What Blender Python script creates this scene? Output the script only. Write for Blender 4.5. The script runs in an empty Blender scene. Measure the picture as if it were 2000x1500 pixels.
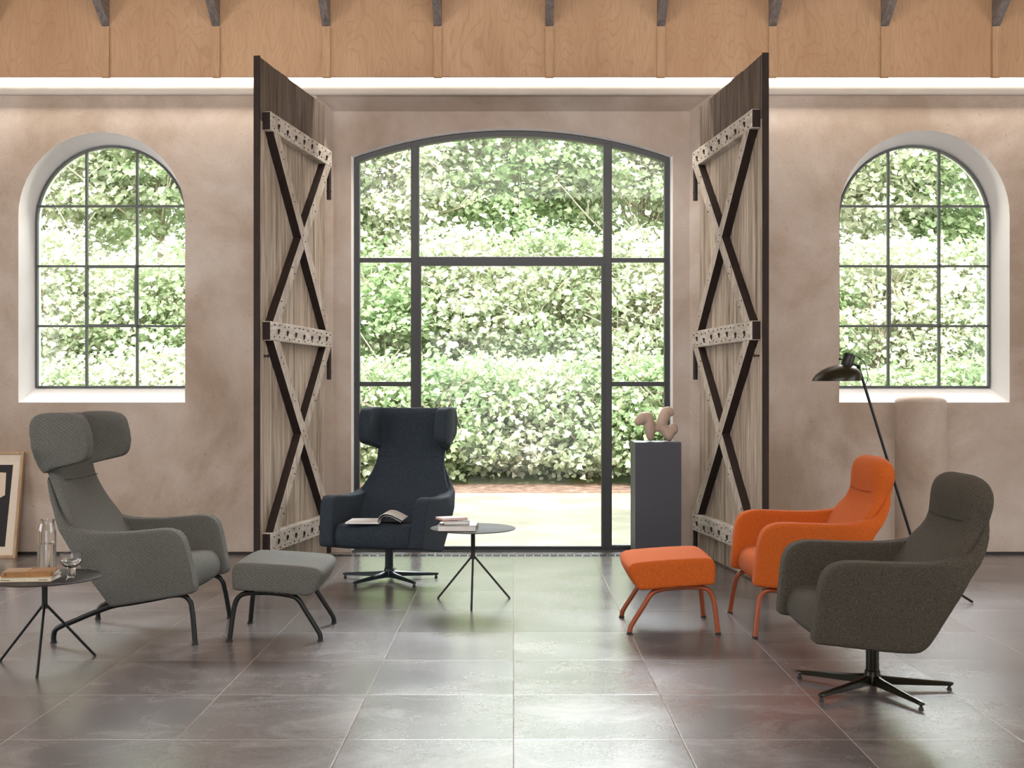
import bpy, bmesh, math, random
import numpy as np
from mathutils import Vector, Matrix
random.seed(7)
rng = np.random.default_rng(11)
SC = bpy.context.scene
COL = SC.collection
R = math.radians

# ------------------------------------------------------------------ camera
EYE = 1.235
F = 2224.0
cd = bpy.data.cameras.new('camera'); cam = bpy.data.objects.new('camera', cd); COL.objects.link(cam)
cam.location = (0, 0, EYE); cam.rotation_euler = (R(90), 0, 0)
cd.sensor_width = 36; cd.lens = F / 2000 * 36; cd.shift_y = 16 / 2000; cd.shift_x = -3 / 2000
cd.clip_end = 200
SC.camera = cam
# ------------------------------------------------------------------ world, sun, exposure
w = bpy.data.worlds.new('sky'); SC.world = w; w.use_nodes = True
bg = w.node_tree.nodes['Background']; bg.inputs[0].default_value = (0.93, 0.965, 1.0, 1); bg.inputs[1].default_value = 1.0
# hazy sky: even veil plus a wide bright aureole high over the garden
_t = w.node_tree; _tc = _t.nodes.new('ShaderNodeTexCoord'); _d = _t.nodes.new('ShaderNodeVectorMath'); _d.operation = 'DOT_PRODUCT'
_d.inputs[1].default_value = (math.cos(R(34)) * .10, math.cos(R(34)) * .995, math.sin(R(34)))
_t.links.new(_tc.outputs['Generated'], _d.inputs[0])
def _m(op, a, b):
    q = _t.nodes.new('ShaderNodeMath'); q.operation = op
    for k, v in ((0, a), (1, b)):
        if isinstance(v, (int, float)): q.inputs[k].default_value = v
        else: _t.links.new(v, q.inputs[k])
    return q.outputs[0]
_g = _m('POWER', _m('MAXIMUM', _d.outputs['Value'], 0.0), 22.0)
_t.links.new(_m('ADD', _m('MULTIPLY', _g, 66.0), 3.6), bg.inputs[1])
sd = bpy.data.lights.new('sun', 'SUN'); sun = bpy.data.objects.new('sun', sd); COL.objects.link(sun)
sd.energy = 6; sd.angle = R(4); sd.color = (1, .96, .88)
sun.rotation_euler = (R(38), R(-8), R(8))
def area(name, loc, rot, sx, sy, power, color=(1, 1, 1)):
    d = bpy.data.lights.new(name, 'AREA'); o = bpy.data.objects.new(name, d); COL.objects.link(o)
    d.shape = 'RECTANGLE'; d.size = sx; d.size_y = sy; d.energy = power; d.color = color
    o.location = loc; o.rotation_euler = rot
    return o
# added fill light, unseen, behind and above the camera; roof has no opening
area('rear_fill', (0, -.9, 5.9), (R(68), 0, 0), 10, 3.0, 520, (1, .975, .95))
# added fill lights just inside the two solid side walls, out of view
area('side_fill_left', (-6.5, 3.6, 2.0), (0, R(-90), 0), 2.2, 4.4, 150, (.96, .98, 1))
area('side_fill_right', (6.5, 3.6, 2.0), (0, R(90), 0), 2.2, 4.4, 110, (.96, .98, 1))
# light strip of the cove, hidden behind the lower edge of the plywood
area('cove_light', (0, 8.53, 3.84), (R(20), 0, 0), 9.4, .05, 105, (1, .93, .82))
SC.view_settings.view_transform = 'Standard'; SC.view_settings.look = 'None'
SC.view_settings.gamma = 1; SC.view_settings.exposure = 0.15; SC.view_settings.use_curve_mapping = False

def X_at(px, Y): return (px - 1003) * Y / F
def Z_at(py, Y): return EYE - (py - 766) * Y / F

# ------------------------------------------------------------------ material helpers
def s2l(c):
    return tuple(((v / 255) / 12.92 if v / 255 <= .04045 else ((v / 255 + .055) / 1.055) ** 2.4) for v in c)
class NT:
    def __init__(s, name):
        s.m = bpy.data.materials.new(name); s.m.use_nodes = True
        s.t = s.m.node_tree; s.n = s.t.nodes; s.l = s.t.links
        s.b = s.n['Principled BSDF']; s.out = s.n['Material Output']
    def add(s, typ, **kw):
        n = s.n.new(typ)
        for k, v in kw.items():
            if k.startswith('i_'):
                key = k[2:].replace('_', ' ')
                n.inputs[key].default_value = v
            else: setattr(n, k, v)
        return n
    def link(s, a, b): s.l.new(a, b)
    def coord(s, scale=(1, 1, 1), kind='Object', rot=(0, 0, 0), loc=(0, 0, 0)):
        c = s.add('ShaderNodeTexCoord'); m = s.add('ShaderNodeMapping')
        m.inputs['Scale'].default_value = scale; m.inputs['Rotation'].default_value = rot; m.inputs['Location'].default_value = loc
        s.link(c.outputs[kind], m.inputs[0]); return m.outputs[0]
    def ramp(s, fac, stops):
        r = s.add('ShaderNodeValToRGB'); e = r.color_ramp.elements
        while len(e) < len(stops): e.new(.5)
        for el, (p, c) in zip(e, stops):
            el.position = p; el.color = (*c, 1) if len(c) == 3 else c
        s.link(fac, r.inputs[0]); return r.outputs[0]
    def noise(s, vec, scale, detail=4, rough=.55, dist=0):
        n = s.add('ShaderNodeTexNoise'); n.inputs['Scale'].default_value = scale; n.inputs['Detail'].default_value = detail
        n.inputs['Roughness'].default_value = rough; n.inputs['Distortion'].default_value = dist
        if vec is not None: s.link(vec, n.inputs['Vector'])
        return n.outputs[0]
    def mix(s, fac, a, b, blend='MIX'):
        m = s.add('ShaderNodeMix', data_type='RGBA', blend_type=blend)
        for sock, v in ((m.inputs[0], fac), (m.inputs[6], a), (m.inputs[7], b)):
            if hasattr(v, 'default_value') or hasattr(v, 'links'): s.link(v, sock)
            elif isinstance(v, (int, float)): sock.default_value = v
            else: sock.default_value = (*v, 1)
        return m.outputs[2]
    def math(s, op, a, b=0.0, clamp=False):
        m = s.add('ShaderNodeMath', operation=op, use_clamp=clamp)
        for sock, v in ((m.inputs[0], a), (m.inputs[1], b)):
            if isinstance(v, (int, float)): sock.default_value = v
            else: s.link(v, sock)
        return m.outputs[0]
    def bump(s, h, strength=.3, dist=.01):
        b = s.add('ShaderNodeBump'); b.inputs['Strength'].default_value = strength; b.inputs['Distance'].default_value = dist
        s.link(h, b.inputs['Height']); s.link(b.outputs[0], s.b.inputs['Normal'])
    def base(s, v):
        if isinstance(v, tuple): s.b.inputs['Base Color'].default_value = (*v, 1)
        else: s.link(v, s.b.inputs['Base Color'])
    def rough(s, v):
        if isinstance(v, (int, float)): s.b.inputs['Roughness'].default_value = v
        else: s.link(v, s.b.inputs['Roughness'])
def plain(name, c, rough=.5, metal=0, var=.12, scale=30):
    n = NT(name); f = n.noise(n.coord(), scale, 3)
    n.base(n.ramp(f, [(.3, tuple(v * (1 - var) for v in c)), (.7, tuple(min(1, v * (1 + var)) for v in c))]))
    n.rough(rough); n.b.inputs['Metallic'].default_value = metal
    return n.m
def fabric(name, ca, cb, scale=260, ribs=None, rough=.95, sheen=.03):
    n = NT(name); v = n.coord()
    f1 = n.noise(v, scale, 2, .7); f2 = n.noise(v, scale * 3.3, 1)
    f = n.math('ADD', n.math('MULTIPLY', f1, .65), n.math('MULTIPLY', f2, .35))
    lo, hi = .40, .60
    h = f
    if ribs:
        wv = n.add('ShaderNodeTexWave', wave_type='BANDS', bands_direction='DIAGONAL')
        wv.inputs['Scale'].default_value = ribs; wv.inputs['Distortion'].default_value = .6
        wv.inputs['Detail'].default_value = 1
        vv = n.coord(scale=(.55, .55, 1.9), rot=(0, 0, 0)); n.link(vv, wv.inputs['Vector'])
        f = n.math('ADD', n.math('MULTIPLY', f, .55), n.math('MULTIPLY', wv.outputs['Fac'], .45)); h = wv.outputs['Fac']
        lo, hi = .30, .70
    cl = n.noise(v, 3, 3)
    c = n.ramp(f, [(lo, ca), (hi, cb)])
    c = n.mix(n.math('MULTIPLY', cl, .25), c, ca)
    n.base(c); n.rough(rough); n.bump(h, .5, .0015)
    try:
        n.b.inputs['Sheen Weight'].default_value = sheen; n.b.inputs['Sheen Roughness'].default_value = .5
    except KeyError: pass
    n.b.inputs['Specular IOR Level'].default_value = .15
    return n.m

M = {}
# plaster
def plaster(name, c1, c2, c3):
    n = NT(name); v = n.coord()
    f = n.noise(v, .9, 5, .6, .4); g = n.noise(v, 2.7, 5, .6); h = n.noise(v, 160, 3, .7)
    a = n.ramp(f, [(.36, c1), (.50, c2), (.64, c3)])
    a = n.mix(n.ramp(g, [(.35, (0, 0, 0)), (.7, (.45, .45, .45))]), a, c1)
    sp = n.ramp(n.noise(v, 45, 2, .4), [(.22, (.35, .35, .35)), (.27, (1, 1, 1))])
    a = n.mix(.5, a, n.mix(1, a, sp, 'MULTIPLY'))
    a = n.mix(.16, a, n.mix(1, a, n.ramp(h, [(.3, (.35, .35, .35)), (.7, (1.5, 1.5, 1.5))]), 'MULTIPLY'))
    n.base(a); n.rough(.92); n.bump(n.math('ADD', n.math('MULTIPLY', h, .4), g), .25, .012)
    n.b.inputs['Specular IOR Level'].default_value = .2
    return n.m
M['plaster'] = plaster('plaster', s2l((164, 146, 130)), s2l((190, 175, 163)), s2l((206, 195, 186)))
M['plaster_light'] = plaster('plaster_light', s2l((206, 192, 176)), s2l((222, 211, 197)), s2l((232, 224, 212)))
n = NT('white_paint'); n.base(n.ramp(n.noise(n.coord(), 6, 4), [(.3, (.93, .93, .92)), (.7, (.96, .96, .96))])); n.rough(.7); M['white'] = n.m
M['white_warm'] = plain('white_lime', (.80, .74, .66), .85, var=.05, scale=4)
# floor
n = NT('stone_tile'); v = n.coord(loc=(0, -4.046 + 6.0, 0))
sx = n.add('ShaderNodeSeparateXYZ'); n.link(v, sx.inputs[0])
def joint(ax):
    q = n.math('DIVIDE', sx.outputs[ax], .6); fr = n.math('FRACT', n.math('ADD', q, 100.0))
    return n.math('MINIMUM', fr, n.math('SUBTRACT', 1.0, fr)), n.math('FLOOR', n.math('ADD', q, 100.0))
(jx, ix), (jy, iy) = joint(0), joint(1)
jm = n.math('MINIMUM', jx, jy)
grout = n.math('LESS_THAN', jm, .0026)
soft = n.add('ShaderNodeMapRange'); n.link(jm, soft.inputs[0]); soft.inputs[1].default_value = 0; soft.inputs[2].default_value = .006
cmb = n.add('ShaderNodeCombineXYZ'); n.link(ix, cmb.inputs[0]); n.link(iy, cmb.inputs[1])
wn = n.add('ShaderNodeTexWhiteNoise', noise_dimensions='3D'); n.link(cmb.outputs[0], wn.inputs['Vector'])
n.link(n.math('MULTIPLY', n.math('SUBTRACT', 1.0, grout), .5), n.b.inputs['Specular IOR Level'])
off = n.add('ShaderNodeVectorMath', operation='MULTIPLY_ADD'); n.link(wn.outputs['Color'], off.inputs[0])
off.inputs[1].default_value = (17, 17, 17); n.link(v, off.inputs[2])
st = n.add('ShaderNodeMapping'); st.inputs['Scale'].default_value = (1, 1.5, 1); n.link(off.outputs[0], st.inputs[0])
cl = n.noise(st.outputs[0], 2.6, 7, .62, .6)
ve = n.noise(st.outputs[0], 7, 8, .7, 1.4)
fi = n.noise(off.outputs[0], 90, 4, .7)
tc = n.ramp(cl, [(.30, s2l((82, 77, 76))), (.5, s2l((104, 98, 97))), (.72, s2l((130, 124, 121)))])
tc = n.mix(n.ramp(ve, [(.60, (0, 0, 0)), (.68, (.12, .12, .12)), (.72, (0, 0, 0))]), tc, s2l((180, 173, 170)))
tc = n.mix(n.ramp(ve, [(.30, (.3, .3, .3)), (.38, (0, 0, 0))]), tc, s2l((84, 77, 77)))
tc = n.mix(n.math('MULTIPLY', wn.outputs['Value'], .22), tc, s2l((70, 62, 62)))
tc = n.mix(.25, tc, n.mix(1, tc, n.ramp(fi, [(.3, (.5, .5, .5)), (.7, (1.5, 1.5, 1.5))]), 'MULTIPLY'))
n.base(n.mix(grout, tc, s2l((150, 143, 137))))
rg = n.ramp(n.noise(st.outputs[0], 1.8, 2, .5), [(.3, (.215, .215, .215)), (.7, (.26, .26, .26))])
n.rough(n.mix(grout, rg, (.8, .8, .8)))
bmp = n.math('ADD', n.math('MULTIPLY', soft.outputs[0], 1.0), n.math('MULTIPLY', fi, .02)); n.bump(bmp, .15, .003)
n.b.inputs['IOR'].default_value = 1.85
M['floor'] = n.m
# plywood / timber
def wood(name, ca, cb, grain=(14, 14, 1.4), dist=2.5, rough=.6, seed=True, cd_=None):
    n = NT(name); v = n.coord(scale=grain)
    if seed:
        oi = n.add('ShaderNodeObjectInfo'); a = n.add('ShaderNodeVectorMath', operation='ADD')
        k = n.math('MULTIPLY', oi.outputs['Random'], 40.0); n.link(v, a.inputs[0]); n.link(k, a.inputs[1]); v = a.outputs[0]
    f = n.noise(v, 1.0, 6, .6, dist); g = n.noise(v, 6, 4, .7, .5)
    c = n.ramp(f, [(.28, ca), (.5, tuple((a + b) / 2 for a, b in zip(ca, cb))), (.72, cb)])
    c = n.mix(n.ramp(g, [(.42, (.0, .0, .0)), (.62, (.35, .35, .35))]), c, ca if cd_ is None else cd_)
    n.base(c); n.rough(rough); n.bump(g, .3, .002)
    return n.m
# plywood with cathedral figure: contour lines of a stretched noise
n = NT('plywood'); oi = n.add('ShaderNodeObjectInfo')
v = n.coord(scale=(2.6, 1, .8)); ad = n.add('ShaderNodeVectorMath', operation='ADD')
n.link(v, ad.inputs[0]); n.link(n.math('MULTIPLY', oi.outputs['Random'], 57.0), ad.inputs[1])
f = n.noise(ad.outputs[0], 1.3, 2, .4, .3)
ln = n.math('FRACT', n.math('MULTIPLY', f, 26.0))
lines = n.ramp(ln, [(.0, (1, 1, 1)), (.10, (0, 0, 0)), (.8, (0, 0, 0)), (1, (.9, .9, .9))])
g = n.noise(n.coord(scale=(60, 1, 5)), 1.5, 3)
c = n.ramp(n.noise(ad.outputs[0], .9, 3), [(.3, s2l((184, 146, 112))), (.7, s2l((204, 168, 134)))])
c = n.mix(n.math('MULTIPLY', lines, .30), c, s2l((150, 112, 80)))
c = n.mix(n.ramp(g, [(.4, (0, 0, 0)), (.7, (.30, .30, .30))]), c, s2l((168, 128, 94)))
c = n.mix(n.math('MULTIPLY', oi.outputs['Random'], .18), c, s2l((215, 172, 130)))
n.base(c); n.rough(.55); n.b.inputs['Specular IOR Level'].default_value = .25; M['plywood'] = n.m
M['batten'] = wood('batten_wood', s2l((178, 140, 104)), s2l((204, 168, 130)), (20, 20, 2))
M['rafter'] = wood('grey_rafter', s2l((96, 88, 84)), s2l((158, 150, 146)), (30, 1.5, 30), 1)
M['barn'] = wood('weathered_boards', s2l((112, 96, 82)), s2l((226, 211, 193)), (14, 14, .9), 1.6, .85, True, s2l((150, 130, 112)))
M['barn_dark'] = wood('weathered_dark_boards', s2l((50, 40, 34)), s2l((128, 114, 102)), (14, 14, 1.0), 1.4, .85, True, s2l((84, 66, 54)))
M['barn_rail'] = wood('pale_rail', s2l((178, 164, 150)), s2l((238, 232, 224)), (4, 4, 22), 1.5, .85, True, s2l((120, 98, 82)))
M['barn_brace'] = wood('pale_brace', s2l((164, 148, 134)), s2l((226, 216, 204)), (12, 12, 3), 1.5, .85, True, s2l((122, 100, 84)))
M['barn_shade_backing'] = wood('timber_shade_and_backing', s2l((24, 14, 10)), s2l((52, 34, 26)), (12, 12, 3), 1, .8)  # shade painted on rail, brace and edge sides; also dark backing boards
M['iron'] = plain('old_iron', s2l((52, 46, 42)), .6, .3)
M['nail'] = plain('nail_iron', s2l((34, 28, 24)), .7, .1)
M['steel'] = plain('dark_window_steel', s2l((62, 64, 66)), .42, .1, .06)
M['steel_thin'] = plain('thin_window_steel', s2l((86, 90, 90)), .4, .2, .08)
M['skirt'] = plain('black_skirting', s2l((36, 32, 31)), .5)
# glass panes: transparent with mirror at grazing angles
n = NT('pane_glass'); tr = n.add('ShaderNodeBsdfTransparent'); tr.inputs[0].default_value = (.97, .985, .98, 1)
gl = n.add('ShaderNodeBsdfGlossy'); gl.inputs['Roughness'].default_value = .02
fr = n.add('ShaderNodeFresnel'); fr.inputs[0].default_value = 1.35; mx = n.add('ShaderNodeMixShader')
n.link(fr.outputs[0], mx.inputs[0]); n.link(tr.outputs[0], mx.inputs[1]); n.link(gl.outputs[0], mx.inputs[2]); n.link(mx.outputs[0], n.out.inputs[0]); M['pane'] = n.m
def glass(name, c, ior):
    n = NT(name); n.base(c); n.rough(.0); n.b.inputs['Transmission Weight'].default_value = 1; n.b.inputs['IOR'].default_value = ior; return n.m
M['glass'] = glass('clear_glass', (.97, .98, .98), 1.45); M['water'] = glass('water', (.97, .99, .99), 1.33)
M['fab_rib'] = fabric('ribbed_grey_fabric', s2l((32, 32, 31)), s2l((142, 142, 136)), 240, ribs=46)
M['fab_blue'] = fabric('blue_grey_wool', s2l((28, 35, 43)), s2l((66, 76, 86)), 300)
M['fab_orange'] = fabric('orange_wool', s2l((164, 74, 24)), s2l((204, 104, 44)), 300)
M['fab_dark'] = fabric('charcoal_melange_wool', s2l((36, 33, 29)), s2l((98, 92, 81)), 420)
M['seam_grey'] = plain('grey_thread', s2l((48, 48, 46)), .9)
M['seam_orange'] = plain('orange_thread', s2l((150, 54, 10)), .9)
M['black_metal'] = plain('black_powder_coat', s2l((20, 22, 23)), .38, .2, .06)
M['blue_metal'] = plain('slate_powder_coat', s2l((34, 44, 48)), .36, .25, .06)
M['olive_metal'] = plain('dark_olive_lacquer', s2l((36, 34, 22)), .3, .4, .06)
M['orange_metal'] = plain('orange_powder_coat', s2l((150, 74, 40)), .35, .1, .05)
M['table_dark'] = plain('dark_table_metal', s2l((48, 45, 45)), .4, .35, .06)
M['table_grey'] = plain('warm_grey_table_metal', s2l((62, 60, 57)), .7, .0, .06)
M['table_grey'].node_tree.nodes['Principled BSDF'].inputs['Specular IOR Level'].default_value = .12
M['plinth'] = plain('slate_painted_plinth', s2l((66, 68, 78)), .5, 0, .05)
M['sculpt'] = plain('brown_stoneware', s2l((184, 162, 146)), .75, 0, .15, 12)
M['rubber'] = plain('black_rubber', (.02, .02, .02), .7)
M['paper'] = plain('paper', (.74, .73, .70), .8, 0, .05)
M['cream'] = plain('cream_cover', s2l((214, 204, 180)), .7, 0, .05)
M['leather'] = plain('tan_leather', s2l((150, 108, 66)), .55, 0, .14, 40)
M['band'] = plain('ochre_band', s2l((176, 126, 62)), .6)
M['ink'] = plain('ink', s2l((40, 36, 34)), .7)
M['book_grey'] = plain('grey_cover', s2l((140, 136, 130)), .6); M['book_slate'] = plain('slate_cover', s2l((88, 90, 92)), .6)
M['book_red'] = plain('terracotta_cover', s2l((196, 108, 78)), .6)
M['oak'] = wood('pale_oak_frame', s2l((148, 118, 88)), s2l((190, 162, 128)), (20, 20, 3), 1)
M['matboard'] = plain('mat_board', s2l((214, 200, 184)), .9, 0, .03); M['art_black'] = plain('black_print_ink', s2l((34, 32, 34)), .8)
M['art_tan'] = plain('tan_print_ink', s2l((206, 156, 110)), .8, 0, .05); M['art_cream'] = plain('cream_print_ink', s2l((208, 188, 168)), .8, 0, .05)

# ------------------------------------------------------------------ mesh helpers
def obj(name, bm, mat, parent=None, smooth=True, loc=None, rot=None):
    if isinstance(bm, bpy.types.Mesh): me = bm; me.name = name
    else:
        bmesh.ops.recalc_face_normals(bm, faces=bm.faces)
        me = bpy.data.meshes.new(name); bm.to_mesh(me); bm.free()
    if not len(me.materials):
        for m in (mat if isinstance(mat, (list, tuple)) else [mat]): me.materials.append(m)
    if smooth:
        me.polygons.foreach_set('use_smooth', [True] * len(me.polygons))
        try: me.set_sharp_from_angle(angle=R(38))
        except Exception: pass
    o = bpy.data.objects.new(name, me); COL.objects.link(o)
    if parent: o.parent = parent
    if loc: o.location = loc
    if rot: o.rotation_euler = rot
    return o
def tag(o, label=None, cat=None, group=None, kind=None):
    if label: o['label'] = label
    if cat: o['category'] = cat
    if group: o['group'] = group
    if kind: o['kind'] = kind
    return o
def thing(name, label, cat, loc=(0, 0, 0), rz=0, group=None, kind=None):
    o = bpy.data.objects.new(name, None); COL.objects.link(o); o.location = loc; o.rotation_euler = (0, 0, rz)
    o.empty_display_size = .1
    return tag(o, label, cat, group, kind)
def struct(name, bm, mat, parent=None, smooth=False, **k):
    o = obj(name, bm, mat, parent, smooth, **k)
    if not parent: o['kind'] = 'structure'
    return o
def box(bm, x0, x1, y0, y1, z0, z1, bev=0, mi=0, mat=None, seg=2):
    r = bmesh.ops.create_cube(bm, size=1)['verts']
    for v in r:
        v.co = Vector(((x0 + x1) / 2 + v.co.x * (x1 - x0), (y0 + y1) / 2 + v.co.y * (y1 - y0), (z0 + z1) / 2 + v.co.z * (z1 - z0)))
    fs = {f for v in r for f in v.link_faces}
    for f in fs: f.material_index = mi
    if bev:
        es = list({e for f in fs for e in f.edges})
        rr = bmesh.ops.bevel(bm, geom=es, offset=bev, segments=seg, affect='EDGES', profile=.5)
        r = list({v for f in rr['faces'] for v in f.verts} | {v for v in r if v.is_valid})
    if mat is not None: bmesh.ops.transform(bm, matrix=mat, verts=r)
    return r
def B(*a, **k): bm = bmesh.new(); box(bm, *a, **k); return bm
def catmull(pts, n=6, closed=False):
    P = [Vector(p) for p in pts]; out = []; m = len(P)
    rngs = range(m) if closed else range(m - 1)
    for i in rngs:
        if closed: a, b, c, d = P[(i - 1) % m], P[i], P[(i + 1) % m], P[(i + 2) % m]
        else:
            b, c = P[i], P[i + 1]; a = P[i - 1] if i else b + (b - c); d = P[i + 2] if i + 2 < m else c + (c - b)
        # centripetal-ish uniform with tension
        for k in range(n):
            t = k / n
            out.append(.5 * ((2 * b) + (c - a) * t + (2 * a - 5 * b + 4 * c - d) * t * t + (3 * b - 3 * c + d - a) * t ** 3))
    if not closed: out.append(P[-1])
    return out
def tube(bm, pts, r, seg=10, rs=None, mi=0):
    P = [Vector(p) for p in pts]; rings = []; up = None
    for i, p in enumerate(P):
        t = (P[min(i + 1, len(P) - 1)] - P[max(i - 1, 0)]).normalized()
        if up is None: up = Vector((0, 0, 1)) if abs(t.z) < .9 else Vector((1, 0, 0))
        a = t.cross(up).normalized(); b = a.cross(t).normalized(); up = b
        rr = rs[i] if rs else r
        rings.append([bm.verts.new(p + (a * math.cos(2 * math.pi * k / seg) + b * math.sin(2 * math.pi * k / seg)) * rr) for k in range(seg)])
    for q, s in zip(rings, rings[1:]):
        for k in range(seg):
            f = bm.faces.new((q[k], q[(k + 1) % seg], s[(k + 1) % seg], s[k])); f.material_index = mi
    bm.faces.new(rings[0][::-1]); bm.faces.new(rings[-1])
def lathe(bm, prof, seg=32, c=(0, 0, 0), cap=True):
    rings = []
    for r, z in prof:
        rings.append([bm.verts.new((c[0] + r * math.cos(2 * math.pi * k / seg), c[1] + r * math.sin(2 * math.pi * k / seg), c[2] + z)) for k in range(seg)])
    for q, s in zip(rings, rings[1:]):
        for k in range(seg): bm.faces.new((q[k], q[(k + 1) % seg], s[(k + 1) % seg], s[k]))
    if cap:
        bm.faces.new(rings[0][::-1]); bm.faces.new(rings[-1])
def prism(bm, poly, y0, y1, mi=0):
    """closed outline in (x,z) extruded along y"""
    a = [bm.verts.new((p[0], y0, p[1])) for p in poly]; b = [bm.verts.new((p[0], y1, p[1])) for p in poly]
    n = len(poly)
    for k in range(n):
        f = bm.faces.new((a[k], a[(k + 1) % n], b[(k + 1) % n], b[k])); f.material_index = mi
    bm.faces.new(a[::-1]).material_index = mi; bm.faces.new(b).material_index = mi
def soft(bm, voxel=.008, it=6, fac=.5, warp=None):
    """one closed upholstered volume out of overlapping solids"""
    bmesh.ops.recalc_face_normals(bm, faces=bm.faces)
    bmesh.ops.triangulate(bm, faces=[f for f in bm.faces if len(f.verts) > 4])
    me = bpy.data.meshes.new('raw'); bm.to_mesh(me); bm.free()
    o = bpy.data.objects.new('raw', me); COL.objects.link(o)
    m = o.modifiers.new('r', 'REMESH'); m.mode = 'VOXEL'; m.voxel_size = voxel; m.adaptivity = 0
    s = o.modifiers.new('s', 'SMOOTH'); s.factor = fac; s.iterations = it
    dg = bpy.context.evaluated_depsgraph_get()
    out = bpy.data.meshes.new_from_object(o.evaluated_get(dg))
    bpy.data.objects.remove(o); bpy.data.meshes.remove(me)
    if warp:
        n = len(out.vertices); co = np.empty(n * 3, np.float32); out.vertices.foreach_get('co', co); co = co.reshape(-1, 3)
        co = warp(co); out.vertices.foreach_set('co', co.astype(np.float32).ravel()); out.update()
    return out
def smooth_poly(pts, n=5): return [(p.x, p.y) for p in catmull([(a, b, 0) for a, b in pts], n, True)]
def loft_back(bm, st, seg=32, N=5):
    """st: list of (x, z, halfwidth, thickness, forward curl at the edges, front bulge); cross-section a super-ellipse across y, lofted along the spine"""
    S = []
    arr = np.array(st, float)
    t = np.arange(len(arr)); tt = np.linspace(0, len(arr) - 1, (len(arr) - 1) * N + 1)
    def cm(col):
        pts = catmull([(a, 0, 0) for a in arr[:, col]], N); return np.array([p.x for p in pts])
    C = [cm(i) for i in range(6)]
    rings = []
    m = len(tt)
    for i in range(m):
        x, z, hw, th, curl, bul = [c[i] for c in C]
        j0, j1 = max(i - 1, 0), min(i + 1, m - 1)
        tx, tz = C[0][j1] - C[0][j0], C[1][j1] - C[1][j0]; L = math.hypot(tx, tz) or 1
        nx, nz = tz / L, -tx / L                      # forward normal of the spine
        ring = []
        for k in range(seg):
            a = 2 * math.pi * k / seg; ca, sa = math.cos(a), math.sin(a); e = .55
            u = math.copysign(abs(ca) ** e, ca) * hw; q = math.copysign(abs(sa) ** e, sa) * th / 2
            if sa > 0: q += bul * (1 - (u / max(hw, .01)) ** 2)
            q += curl * (abs(u) / max(hw, .01)) ** 3
            ring.append(bm.verts.new((x + nx * q, u, z + nz * q)))
        rings.append(ring)
    for a, b in zip(rings, rings[1:]):
        for k in range(seg): bm.faces.new((a[k], a[(k + 1) % seg], b[(k + 1) % seg], b[k]))
    bm.faces.new(rings[0][::-1]); bm.faces.new(rings[-1])
def tri_plane(loops, y):
    """planar region in the x,z plane at depth y: the first loop is the outline, the others are holes"""
    bm = bmesh.new(); ed = []
    for lp in loops:
        vs = [bm.verts.new((a, y, b)) for a, b in lp]
        ed += [bm.edges.new((vs[i], vs[(i + 1) % len(vs)])) for i in range(len(vs))]
    bmesh.ops.triangle_fill(bm, use_beauty=True, use_dissolve=False, edges=ed, normal=(0, -1, 0))
    return bm
def bridge(bm, la, ya, lb, yb, mi=0, closed=True):
    a = [bm.verts.new((p[0], ya, p[1])) for p in la]; b = [bm.verts.new((p[0], yb, p[1])) for p in lb]
    n = len(la)
    for k in range(n if closed else n - 1):
        f = bm.faces.new((a[k], a[(k + 1) % n], b[(k + 1) % n], b[k])); f.material_index = mi
def arch_loop(xc, hw, z0, zs, rise, seg=28):
    """outline from bottom-left, up, over the arch, down to bottom-right"""
    if rise >= hw: pts = [(xc - hw * math.cos(math.pi * k / seg), zs + rise * math.sin(math.pi * k / seg)) for k in range(seg + 1)]
    else:
        Rr = (hw * hw + rise * rise) / (2 * rise); a0 = math.asin(hw / Rr)
        pts = [(xc + Rr * math.sin(-a0 + 2 * a0 * k / seg), zs + rise - Rr + Rr * math.cos(-a0 + 2 * a0 * k / seg)) for k in range(seg + 1)]
    return [(xc - hw, z0)] + pts + [(xc + hw, z0)]

# ------------------------------------------------------------------ the room
YW = 8.66; WX = 6.6; YB = -4.0
bm = bmesh.new(); vs = [bm.verts.new(p) for p in ((-WX, YB, 0), (WX, YB, 0), (WX, 8.56, 0), (-WX, 8.56, 0))]; bm.faces.new(vs)
for p in (((-WX, 8.56), (-1.42, 9.3)), ((1.40, 8.56), (WX, 9.3)), ((-1.42, 8.665), (1.40, 8.92))):
    (xa, ya), (xb, yb) = p; bm.faces.new([bm.verts.new(q) for q in ((xa, ya, 0), (xb, ya, 0), (xb, yb, 0), (xa, yb, 0))])
floor = struct('floor', bm, M['floor'])
# window opening outlines
WF = {-1: arch_loop(-3.132, .634, 1.157, 2.579, .634), 1: arch_loop(3.125, .648, 1.157, 2.579, .648)}
WI = {-1: arch_loop(-3.132, .592, 1.272, 2.562, .592), 1: arch_loop(3.12, .594, 1.272, 2.562, .594)}
ZR, XR = 3.50, 1.50
rec = [(-XR, 0), (-XR, ZR), (XR, ZR), (XR, 0)]
bm = tri_plane([[(-WX, 0), (-WX, 3.92), (WX, 3.92), (WX, 0), (XR, 0), (XR, ZR), (-XR, ZR), (-XR, 0)], WF[-1], WF[1]], YW)
ri = [(-1.392, 0), (-1.392, 3.405), (1.36, 3.405), (1.36, 0)]
bridge(bm, rec, YW, ri, 8.80, 0, False)
XC = -.012
HO = arch_loop(XC, 1.227, 0, 3.055, .21)
HOB = arch_loop(XC, 1.243, 0, 3.058, .220)
b2 = tri_plane([ri[:2] + ri[2:] + HOB[::-1]], 8.80)
me = bpy.data.meshes.new('t'); b2.to_mesh(me); bm.from_mesh(me); b2.free()
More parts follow.
